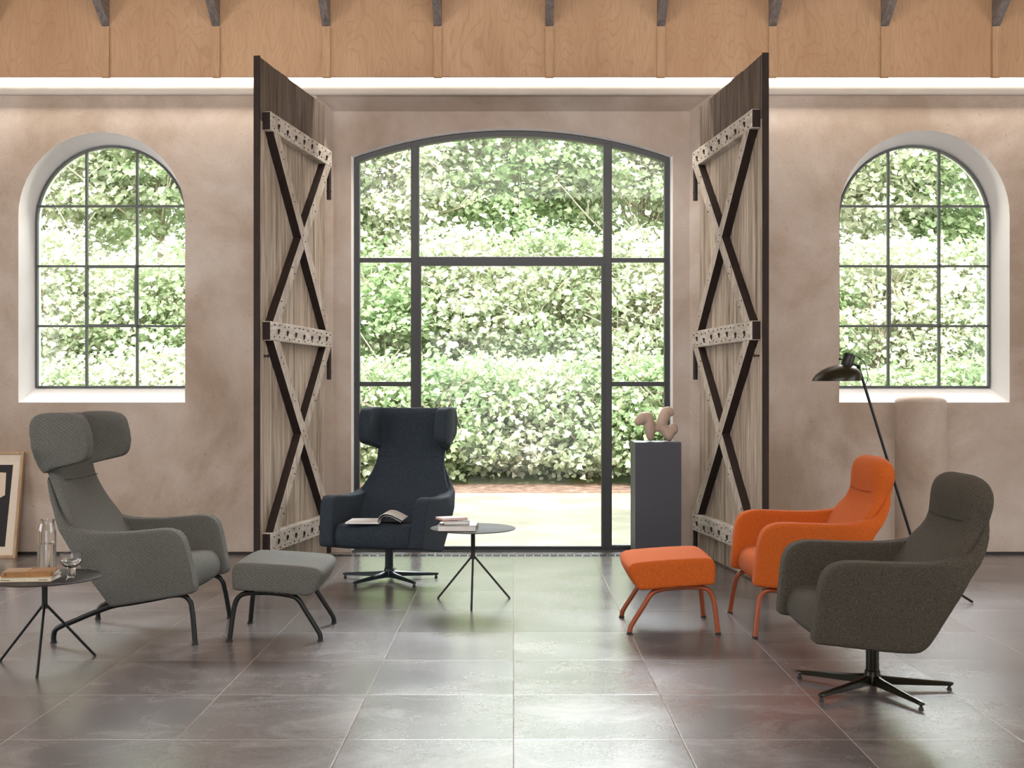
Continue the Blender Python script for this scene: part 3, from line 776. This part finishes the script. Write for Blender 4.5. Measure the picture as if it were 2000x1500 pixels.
obj('pages', B(-w_ / 2 + .004, w_ / 2 - .004, -d_ / 2 + .004, d_ / 2 - .004, .003, t_ - .003), M['paper'], nb, False)
bm = bmesh.new(); q = .0022
tube(bm, [(0, -d_ / 2 - q, -.0), (0, -d_ / 2 - q, t_ + q), (.002, d_ / 2 + q, t_ + q), (.002, d_ / 2 + q, 0)], .0022, 8); obj('band', bm, M['band'], nb)
for x in (-.096, .098):
    bm = bmesh.new(); tube(bm, [(x, -d_ / 2 - .001, .006), (x + .004, -d_ / 2 - .001, .012), (x + .002, -d_ / 2 - .001, .018)], .0012, 6); obj('stitching', bm, M['ink'], nb)

# carafe and goblet
cf = thing('water_carafe', 'clear glass carafe half full of water on the dark side table', 'carafe', (-2.158, 5.265, hl))
H_ = .250; ro = .0405
po = [(.034, 0), (.0395, .003), (ro, .010), (ro, .185), (.0385, .205), (.033, .225), (.0305, .238), (.0315, .249)]
pi = [(.0297, .2495), (.0288, .238), (.0312, .224), (.0365, .204), (.0382, .185), (.0382, .014), (.034, .010)]
bm = bmesh.new(); lathe(bm, po + pi, 40)
for v in bm.verts:
    if v.co.z > .235 and v.co.x > 0 and abs(v.co.y) < .012: v.co.x += .007 * (v.co.z - .235) / .015
obj('glass_body', bm, M['glass'], cf)
bm = bmesh.new(); lathe(bm, [(.034, .0105), (.0380, .0145), (.0380, .136), (.0375, .1365)], 40); obj('water', bm, M['water'], cf)
gb = thing('goblet', 'short-stemmed clear glass goblet with water beside the carafe', 'glass', (-2.005, 5.16, hl))
po = [(.016, 0), (.0185, .002), (.0185, .040), (.020, .044), (.034, .052), (.044, .066), (.0468, .080), (.0468, .109)]
pi = [(.0455, .1095), (.0455, .080), (.0425, .068), (.033, .056), (.018, .049)]
bm = bmesh.new(); lathe(bm, po + pi, 36); obj('glass_body', bm, M['glass'], gb)
bm = bmesh.new(); lathe(bm, [(.018, .0495), (.0325, .0565), (.042, .0685), (.0447, .0775), (.044, .078)], 36); obj('water', bm, M['water'], gb)

# open magazine on the blue chair's seat
mg = thing('magazine', 'open magazine with a curling page on the seat of the blue-grey wing chair', 'magazine', (-.845, 7.30, .402), R(-3))
bm = bmesh.new()
prof = [(-.215, .0), (-.10, .0), (-.02, .001), (0, .0), (0, .006), (-.015, .012), (-.05, .011), (-.215, .009)]
prism(bm, prof, -.11, .13); obj('left_pages', bm, M['paper'], mg, False)
def sheet(pts, t):
    bm = bmesh.new(); P = catmull([(a, 0, b) for a, b in pts], 6)
    top = [(p.x, p.z + t) for p in P]; bot = [(p.x, p.z) for p in P][::-1]
    prism(bm, top + bot, -.11, .13); return bm
obj('right_pages', sheet([(0, .001), (-.008, .020), (.004, .045), (.035, .062), (.075, .058), (.115, .040), (.150, .022)], .003), M['paper'], mg, True)
obj('loose_page', sheet([(.001, .001), (.002, .018), (.014, .038), (.040, .050), (.075, .046), (.110, .028), (.140, .012)], .0008), M['paper'], mg, True)

# ------------------------------------------------------------------ plinth and sculpture
pl = thing('plinth', 'tall slate painted square plinth carrying the abstract sculpture', 'plinth', (1.018, 8.17, 0))
obj('body', B(-.162, .162, -.162, .162, .004, .882, bev=.002), M['plinth'], pl, False)
obj('foot_board', B(-.155, .155, -.155, .155, 0, .004), M['skirt'], pl, False)
pts = [((-.132, .137), .024), ((-.098, .160), .040), ((-.062, .170), .036), ((-.048, .125), .035), ((-.045, .075), .034), ((-.045, .035), .026), ((-.043, .016), .016)]
ch2 = [((-.045, .085), .028), ((-.012, .082), .017), ((.008, .084), .018), ((.036, .112), .034), ((.055, .165), .038), ((.070, .208), .032), ((.092, .218), .027), ((.104, .200), .024)]
ch3 = [((.030, .105), .03), ((.062, .078), .034), ((.088, .045), .036), ((.093, .020), .022), ((.095, .013), .014)]
ch4 = [((.085, .055), .03), ((.118, .080), .036), ((.124, .098), .028)]
bm = bmesh.new()
for ch in (pts, ch2, ch3, ch4):
    for (a, ra), (b, rb) in zip(ch, ch[1:]):
        for k in range(6):
            t = k / 5; x = a[0] + (b[0] - a[0]) * t; z = a[1] + (b[1] - a[1]) * t; r_ = 1.14 * (ra + (rb - ra) * t)
            bmesh.ops.create_uvsphere(bm, u_segments=14, v_segments=8, radius=r_, matrix=Matrix.Translation((x, .12 * x + .2 * (z - .1) * .5, z)))
sc_ = obj('abstract_sculpture', soft(bm, .006, 9, .5), M['sculpt'], None, True, loc=(1.022, 8.15, .8835))
zmin = min(v.co.z for v in sc_.data.vertices); sc_.location.z -= zmin
tag(sc_, 'brown two-lobed abstract stoneware sculpture standing on the slate plinth', 'sculpture')

# ------------------------------------------------------------------ plaster column under the right window
bm = bmesh.new(); lathe(bm, [(.1925, .0), (.1925, 1.155), (.190, 1.168), (.178, 1.183), (.150, 1.196), (.10, 1.206), (.05, 1.210), (.005, 1.211)], 48)
for v in bm.verts: v.co.y *= 1.0
pc = obj('plaster_column', bm, M['plaster'], None, True, loc=(X_at(1802.5, 8.60), 8.66, 0)); pc['kind'] = 'structure'; pc.name = 'trim_%d' % tn; tn += 1

# ------------------------------------------------------------------ framed print leaning on the wall
fr_ = thing('framed_print', 'pale oak framed abstract print leaning against the wall at the far left', 'picture', (-4.02, 8.475, 0), 0)
tilt = R(-11)
Wf, Hf = .62, .800
def tl(bm): bmesh.ops.rotate(bm, verts=bm.verts, cent=(0, 0, 0), matrix=Matrix.Rotation(tilt, 3, 'X')); return bm
bm = bmesh.new(); box(bm, -Wf / 2, -Wf / 2 + .022, 0, .035, 0, Hf, .002); box(bm, Wf / 2 - .022, Wf / 2, 0, .035, 0, Hf, .002)
box(bm, -Wf / 2 + .022, Wf / 2 - .022, 0, .035, 0, .022, .002); box(bm, -Wf / 2 + .022, Wf / 2 - .022, 0, .035, Hf - .022, Hf, .002)
obj('frame', tl(bm), M['oak'], fr_, False)
pr_ = obj('print', tl(B(-Wf / 2 + .02, Wf / 2 - .02, .012, .020, .02, Hf - .02)), M['matboard'], fr_, False)
def flat(poly, y):
    bm = bmesh.new(); prism(bm, poly, y, y + .001); return tl(bm)
obj('printed_shape', flat([(-.22, .085), (.222, .085), (.232, .70), (-.22, .70)], .0110), M['art_black'], pr_, False)
obj('printed_shape', flat([(-.2, .40), (.10, .42), (.19, .47), (.185, .64), (-.2, .66)], .0098), M['art_cream'], pr_, False)
obj('printed_shape', flat([(-.2, .12), (.07, .12), (.125, .22), (.14, .36), (-.2, .36)], .0098), M['art_tan'], pr_, False)

# ------------------------------------------------------------------ floor lamp
YL = 6.85
def LP(px, py, dy=0): return Vector((X_at(px, YL + dy), YL + dy, Z_at(py, YL + dy)))
base = LP(1815, 1180); L0 = thing('floor_lamp', 'slender black floor lamp with a dark dome shade, behind the orange lounge chair', 'lamp', (base.x, YL, 0))
o0 = Vector((base.x, YL, 0))
top = LP(1677, 716) - o0; bot = LP(1812, 1166) - o0; bot.z = .045
bm = bmesh.new(); tube(bm, [bot, top], .0085, 12); obj('pole', bm, M['black_metal'], L0)
for q in (Vector((X_at(1900, 6.65) - base.x, 6.65 - YL, .008)), Vector((-.16, -.24, .008)), Vector((-.02, .30, .008))):
    kn = bot.lerp(q, .66); kn.z = .055
    bm = bmesh.new(); tube(bm, [bot, kn, q], .0075, 10); obj('leg', bm, M['black_metal'], L0)
sc0 = LP(1633, 744) - o0
bm = bmesh.new(); Hs = .100; rs = .143
prof = [(rs, 0), (rs * .985, .012), (rs * .93, .034), (rs * .80, .060), (rs * .60, .082), (rs * .36, .096), (.034, Hs)]
inn = [(.030, Hs - .003), (rs * .36 - .001, .0925), (rs * .60 - .002, .0785), (rs * .80 - .002, .057), (rs * .93 - .002, .032), (rs * .985 - .002, .011), (rs - .002, 0)]
lathe(bm, prof + inn, 48, cap=False)
bm.verts.ensure_lookup_table()
for v in bm.verts: v.co.x += .058 * (v.co.z / Hs) ** 1.3; v.co.z -= .10 * v.co.x * (v.co.z / Hs)
bmesh.ops.translate(bm, verts=bm.verts, vec=sc0); obj('lamp_shade', bm, M['olive_metal'], L0)
ca = sc0 + Vector((.062, 0, .084)); ax = Vector((.27, 0, 1)).normalized()
bm = bmesh.new(); P = [ca, ca + ax * .012, ca + ax * .014, ca + ax * .074, ca + ax * .080]
tube(bm, P, .03, 28, rs=[.036, .036, .0335, .035, .031]); sk = obj('socket_cap', bm, M['black_metal'], L0)
bm = bmesh.new(); kp = ca + ax * .045 - Vector((.034, 0, 0)); tube(bm, [kp, kp + Vector((-.014, 0, .004))], .004, 10); tube(bm, [kp + Vector((-.014, 0, .004)), kp + Vector((-.022, 0, .006))], .008, 12); obj('switch', bm, M['black_metal'], sk)
bm = bmesh.new(); jp = ca + ax * .018 + Vector((.034, 0, 0)); tube(bm, [jp, top], .006, 10)
bmesh.ops.create_uvsphere(bm, u_segments=14, v_segments=8, radius=.013, matrix=Matrix.Translation(top)); obj('joint', bm, M['black_metal'], L0)
tc_ = ca + ax * .078
bm = bmesh.new(); tube(bm, catmull([tc_, tc_ + Vector((.030, 0, -.006)), LP(1687, 706) - o0, LP(1694, 728) - o0, LP(1695, 738) - o0, LP(1691, 750) - o0, LP(1690, 757) - o0], 5), .0026, 8); obj('cord', bm, M['black_metal'], L0)
bm = bmesh.new(); bmesh.ops.create_uvsphere(bm, u_segments=16, v_segments=10, radius=.03, matrix=Matrix.Translation(sc0 + Vector((.03, 0, .042)))); obj('bulb', bm, M['paper'], L0)

# ------------------------------------------------------------------ the garden outside
GZ0 = -.05
n = NT('dry_lawn'); v = n.coord(); g1 = n.noise(v, 1.3, 5); g2 = n.noise(v, 40, 4, .7)
n.base(n.mix(n.math('MULTIPLY', g2, .6), n.ramp(g1, [(.35, s2l((140, 138, 118))), (.6, s2l((172, 164, 150)))]), s2l((120, 120, 98)))); n.rough(.95); n.bump(g2, .6, .03); M['lawn'] = n.m
n = NT('leaf_litter'); v = n.coord(); g1 = n.noise(v, 9, 5, .7); n.base(n.ramp(g1, [(.3, s2l((84, 62, 52))), (.5, s2l((130, 102, 88))), (.72, s2l((176, 158, 138)))])); n.rough(.95); n.bump(g1, .8, .05); M['litter'] = n.m
n = NT('hazed_green_bank'); v = n.coord(); g1 = n.noise(v, 4, 5, .7); n.base(n.ramp(g1, [(.3, s2l((92, 100, 64))), (.7, s2l((140, 150, 104)))])); n.rough(.95); M['bank'] = n.m  # bank green lightened in its colour, in place of outdoor haze
def leafmat(name, a, b, c, trans=.45):
    n = NT(name); ge = n.add('ShaderNodeNewGeometry'); r_ = n.ramp(ge.outputs['Random Per Island'], [(.0, a), (.55, b), (1, c)])
    big = n.noise(n.coord(), .9, 2)
    col = n.mix(n.ramp(big, [(.4, (0, 0, 0)), (.65, (.6, .6, .6))]), r_, c)
    df = n.add('ShaderNodeBsdfDiffuse'); tl_ = n.add('ShaderNodeBsdfTranslucent'); gs = n.add('ShaderNodeBsdfGlossy'); gs.inputs['Roughness'].default_value = .45
    m1 = n.add('ShaderNodeMixShader'); m1.inputs[0].default_value = trans; m2 = n.add('ShaderNodeMixShader'); m2.inputs[0].default_value = .05
    n.link(col, df.inputs[0]); n.link(n.mix(.35, col, (.62, .66, .50)), tl_.inputs[0]); n.link(df.outputs[0], m1.inputs[1]); n.link(tl_.outputs[0], m1.inputs[2])
    n.link(m1.outputs[0], m2.inputs[1]); n.link(gs.outputs[0], m2.inputs[2]); n.link(m2.outputs[0], n.out.inputs[0]); return n.m
LM = [leafmat('maple_leaf', s2l((132, 158, 108)), s2l((182, 203, 160)), s2l((226, 230, 206))),  # leaf tones paled to stand in for veiling haze
      leafmat('pale_leaf', s2l((172, 188, 150)), s2l((216, 224, 198)), s2l((240, 238, 224))),
      leafmat('fresh_leaf', s2l((120, 154, 100)), s2l((166, 196, 144)), s2l((208, 222, 184)))]
M['bark'] = plain('bark', s2l((190, 180, 164)), .9, 0, .2, 20)
bm = bmesh.new()
def gz(x, y):
    if y < 16.0: return GZ0
    t = min(1, (y - 16.0) / 8.6); return GZ0 + 4.2 * t * t * (3 - 2 * t) + .15 * math.sin(x * 1.7) * t
bm.faces.new([bm.verts.new(p) for p in ((-22, 8.97, GZ0), (22, 8.97, GZ0), (22, 14.5, GZ0), (-22, 14.5, GZ0))])
o = obj('lawn', bm, M['lawn'], None, False); tag(o, kind='structure'); 
bm = bmesh.new()
for x in range(-22, 22):
    pass
bm.faces.new([bm.verts.new(p) for p in ((-22, 14.5, GZ0), (22, 14.5, GZ0), (22, 16.0, GZ0 + .001), (-22, 16.0, GZ0 + .001))]); o = obj('leaf_litter_ground', bm, M['litter'], None, False); tag(o, kind='structure')
bm = bmesh.new(); NX, NY = 44, 16; g = [[bm.verts.new((-22 + i, 15.98 + j * .84, gz(-22 + i, 15.98 + j * .84))) for i in range(NX + 1)] for j in range(NY + 1)]
for j in range(NY):
    for i in range(NX): bm.faces.new((g[j][i], g[j][i + 1], g[j + 1][i + 1], g[j + 1][i]))
o = obj('garden_bank', bm, M['bank'], None, True); tag(o, kind='structure')

def leaves_mesh(name, centres, per, spread, size, mat, droop=.25):
    """leaf blades scattered in layered sprays around the twig tips; each blade has five lobes folded at the midrib"""
    C_ = np.array(centres); K = len(C_) * per
    c = np.repeat(C_, per, axis=0) + rng.normal(0, 1, (K, 3)) * np.array(spread)
    # blade normal: mostly up, tilted outward to the light
    nv = rng.normal(0, .55, (K, 3)) + np.array([0, -.55, .75]); nv /= np.linalg.norm(nv, axis=1)[:, None]
    t = rng.normal(0, 1, (K, 3)); t[:, 2] -= .5; t -= (t * nv).sum(1)[:, None] * nv; t /= np.linalg.norm(t, axis=1)[:, None]
    b = np.cross(nv, t); s = size * rng.uniform(.55, 1.25, K)
    # outline (along t, along b, lift)
    L = np.array([(0, 0, 0), (.18, .38, .08), (.48, .46, .10), (.62, .22, .04), (1, 0, -.05), (.62, -.22, .04), (.48, -.46, .10), (.18, -.38, .08)])
    V = c[:, None, :] + s[:, None, None] * (L[None, :, 0, None] * t[:, None, :] + L[None, :, 1, None] * b[:, None, :] + L[None, :, 2, None] * nv[:, None, :])
    V = V.reshape(-1, 3)
    base = (np.arange(K) * 8)[:, None]
    q = np.concatenate([base + np.array([0, 1, 2, 3]), base + np.array([0, 3, 4, 5]), base + np.array([0, 5, 6, 7])], axis=0)
    me = bpy.data.meshes.new(name); nf = len(q)
    me.vertices.add(len(V)); me.vertices.foreach_set('co', V.astype(np.float32).ravel())
    me.loops.add(nf * 4); me.loops.foreach_set('vertex_index', q.astype(np.int32).ravel())
    me.polygons.add(nf); me.polygons.foreach_set('loop_start', np.arange(0, nf * 4, 4, dtype=np.int32)); me.polygons.foreach_set('loop_total', np.full(nf, 4, np.int32))
    me.update(calc_edges=True); me.materials.append(mat); return me
def tree(name, label, cat, x, y, h, crown_r, crown_h, ncl, per, size, mat, group=None, z0=None, lean=0):
    z0 = gz(x, y) if z0 is None else z0
    T = thing(name, label, cat, (x, y, z0), 0, group)
    bm = bmesh.new(); cen = []
    nst = 3 if cat == 'shrub' else 1
    tips = []
    for s_ in range(nst):
        a = random.uniform(0, 6.28); top_ = Vector((lean + .3 * math.cos(a) * (nst > 1), .2 * math.sin(a), h * .8))
        pts_ = [Vector((0.06 * s_, 0, -.1)), top_ * .35 + Vector((random.uniform(-.15, .15), random.uniform(-.1, .1), 0)), top_ * .7 + Vector((random.uniform(-.2, .2), 0, 0)), top_]
        P_ = catmull(pts_, 4); r0 = .028 if cat == 'shrub' else .075
        tube(bm, P_, r0, 7, rs=[r0 * (1 - .8 * i / len(P_)) for i in range(len(P_))]); tips.append(P_)
    for i in range(ncl):
        # cluster centres on an irregular shell filling the crown
        a = random.uniform(0, 2 * math.pi); u = random.uniform(-1, 1); rr = random.uniform(.45, 1) ** .7
        p = Vector((crown_r * rr * math.sqrt(1 - u * u) * math.cos(a), crown_r * .75 * rr * math.sqrt(1 - u * u) * math.sin(a) - .1, h - crown_h / 2 + crown_h / 2 * rr * u))
        p.x += lean * max(0, p.z / h)
        cen.append(tuple(p))
        if i % 3 == 0:
            st_ = random.choice(tips); q_ = st_[int(len(st_) * random.uniform(.3, .95))]
            mid = q_.lerp(p, .5) + Vector((0, 0, .12)); PP = catmull([q_, mid, p], 3); tube(bm, PP, .012, 5, rs=[.014 * (1 - .75 * k / len(PP)) for k in range(len(PP))])
    for k in range(7):
        q_ = random.choice(tips); a_ = q_[int(len(q_) * random.uniform(.35, .9))]
        e_ = a_ + Vector((random.uniform(-1, 1) * crown_r, -crown_r * random.uniform(.6, .95), random.uniform(.1, .9) * crown_h * .35))
        PP = catmull([a_, a_.lerp(e_, .5) + Vector((random.uniform(-.1, .1), 0, -.08)), e_], 4); tube(bm, PP, .02, 5, rs=[.022 * (1 - .7 * j / len(PP)) for j in range(len(PP))])
        f_ = PP[5] + Vector((random.uniform(-.5, .5), -.15, random.uniform(.2, .6))); tube(bm, [PP[5], f_], .009, 5)
    obj('trunk' if cat == 'tree' else 'stems', bm, M['bark'], T)
    me = leaves_mesh('foliage', cen, per, (.30, .24, .07), size, mat)
    f = bpy.data.objects.new('foliage', me); COL.objects.link(f); f.parent = T
    return T
WD = 'through the glazed door'; WL = 'through left arched window'; WR = 'through right arched window'
def row(name, cat, what, items, y, hr, rad, chf, ncl, per, size, kinds):
    for i, (x, where) in enumerate(items):
        where = where.replace('on the ', 'at the ')
        h = hr[0] + (hr[1] - hr[0]) * random.random()
        tree(name, what[kinds[i] % 3] + ' ' + where, cat, x, y + random.uniform(-.3, .35), h, rad, h * chf, ncl, per, size, LM[kinds[i]], None, lean=random.uniform(-.15, .15))
row('garden_shrub', 'shrub', ['low mid green shrub at the lawn edge', 'low pale green shrub at the lawn edge', 'low bright green shrub at the lawn edge'],
    [(-6.7, 'on the left, ' + WL), (-5.3, 'on the right, ' + WL), (-3.7, 'behind the wall left of the glazed screen'), (-2.15, 'at far left, ' + WD), (-1.05, 'behind the blue chair, ' + WD), (.0, 'in the middle, ' + WD),
     (1.0, 'right of the middle, ' + WD), (2.1, 'at far right behind the sculpture'), (3.7, 'behind the wall right of the glazed screen'), (5.3, 'behind the lamp shade, ' + WR), (6.7, 'on the right, ' + WR)],
    16.5, (1.5, 2.0), 1.0, .95, 110, 48, .095, [0, 1, 2, 0, 2, 1, 0, 2, 1, 0, 2])
row('slope_bush', 'bush', ['tall mid green bush on the slope', 'tall pale green bush on the slope', 'tall bright green bush on the slope'],
    [(-7.4, 'at the left, ' + WL), (-5.7, 'at the right, ' + WL), (-4.0, 'behind the wall left of the glazed door'), (-2.3, 'at far left, ' + WD), (-.8, 'left of the middle, ' + WD), (.8, 'right of the middle, ' + WD),
     (2.4, 'at far right, ' + WD), (4.0, 'behind the wall right of the glazed door'), (5.7, 'at the left, ' + WR), (7.4, 'at the right, ' + WR)],
    18.2, (2.9, 3.5), 1.35, .95, 190, 48, .105, [1, 0, 2, 2, 1, 0, 1, 2, 1, 0])
row('garden_tree', 'tree', ['broad mid green tree on the bank', 'broad pale green tree on the bank', 'broad bright green tree on the bank'],
    [(-8.4, 'at the left, ' + WL), (-6.2, 'at the right, ' + WL), (-4.1, 'behind the wall left of the glazed door'), (-2.1, 'upper left, ' + WD), (0, 'upper middle, ' + WD), (2.1, 'upper right, ' + WD),
     (4.1, 'behind the wall right of the glazed door'), (6.2, 'at the left, ' + WR), (8.4, 'at the right, ' + WR)],
    20.2, (5.6, 6.6), 1.95, .78, 330, 52, .12, [1, 0, 2, 1, 2, 0, 1, 1, 2])
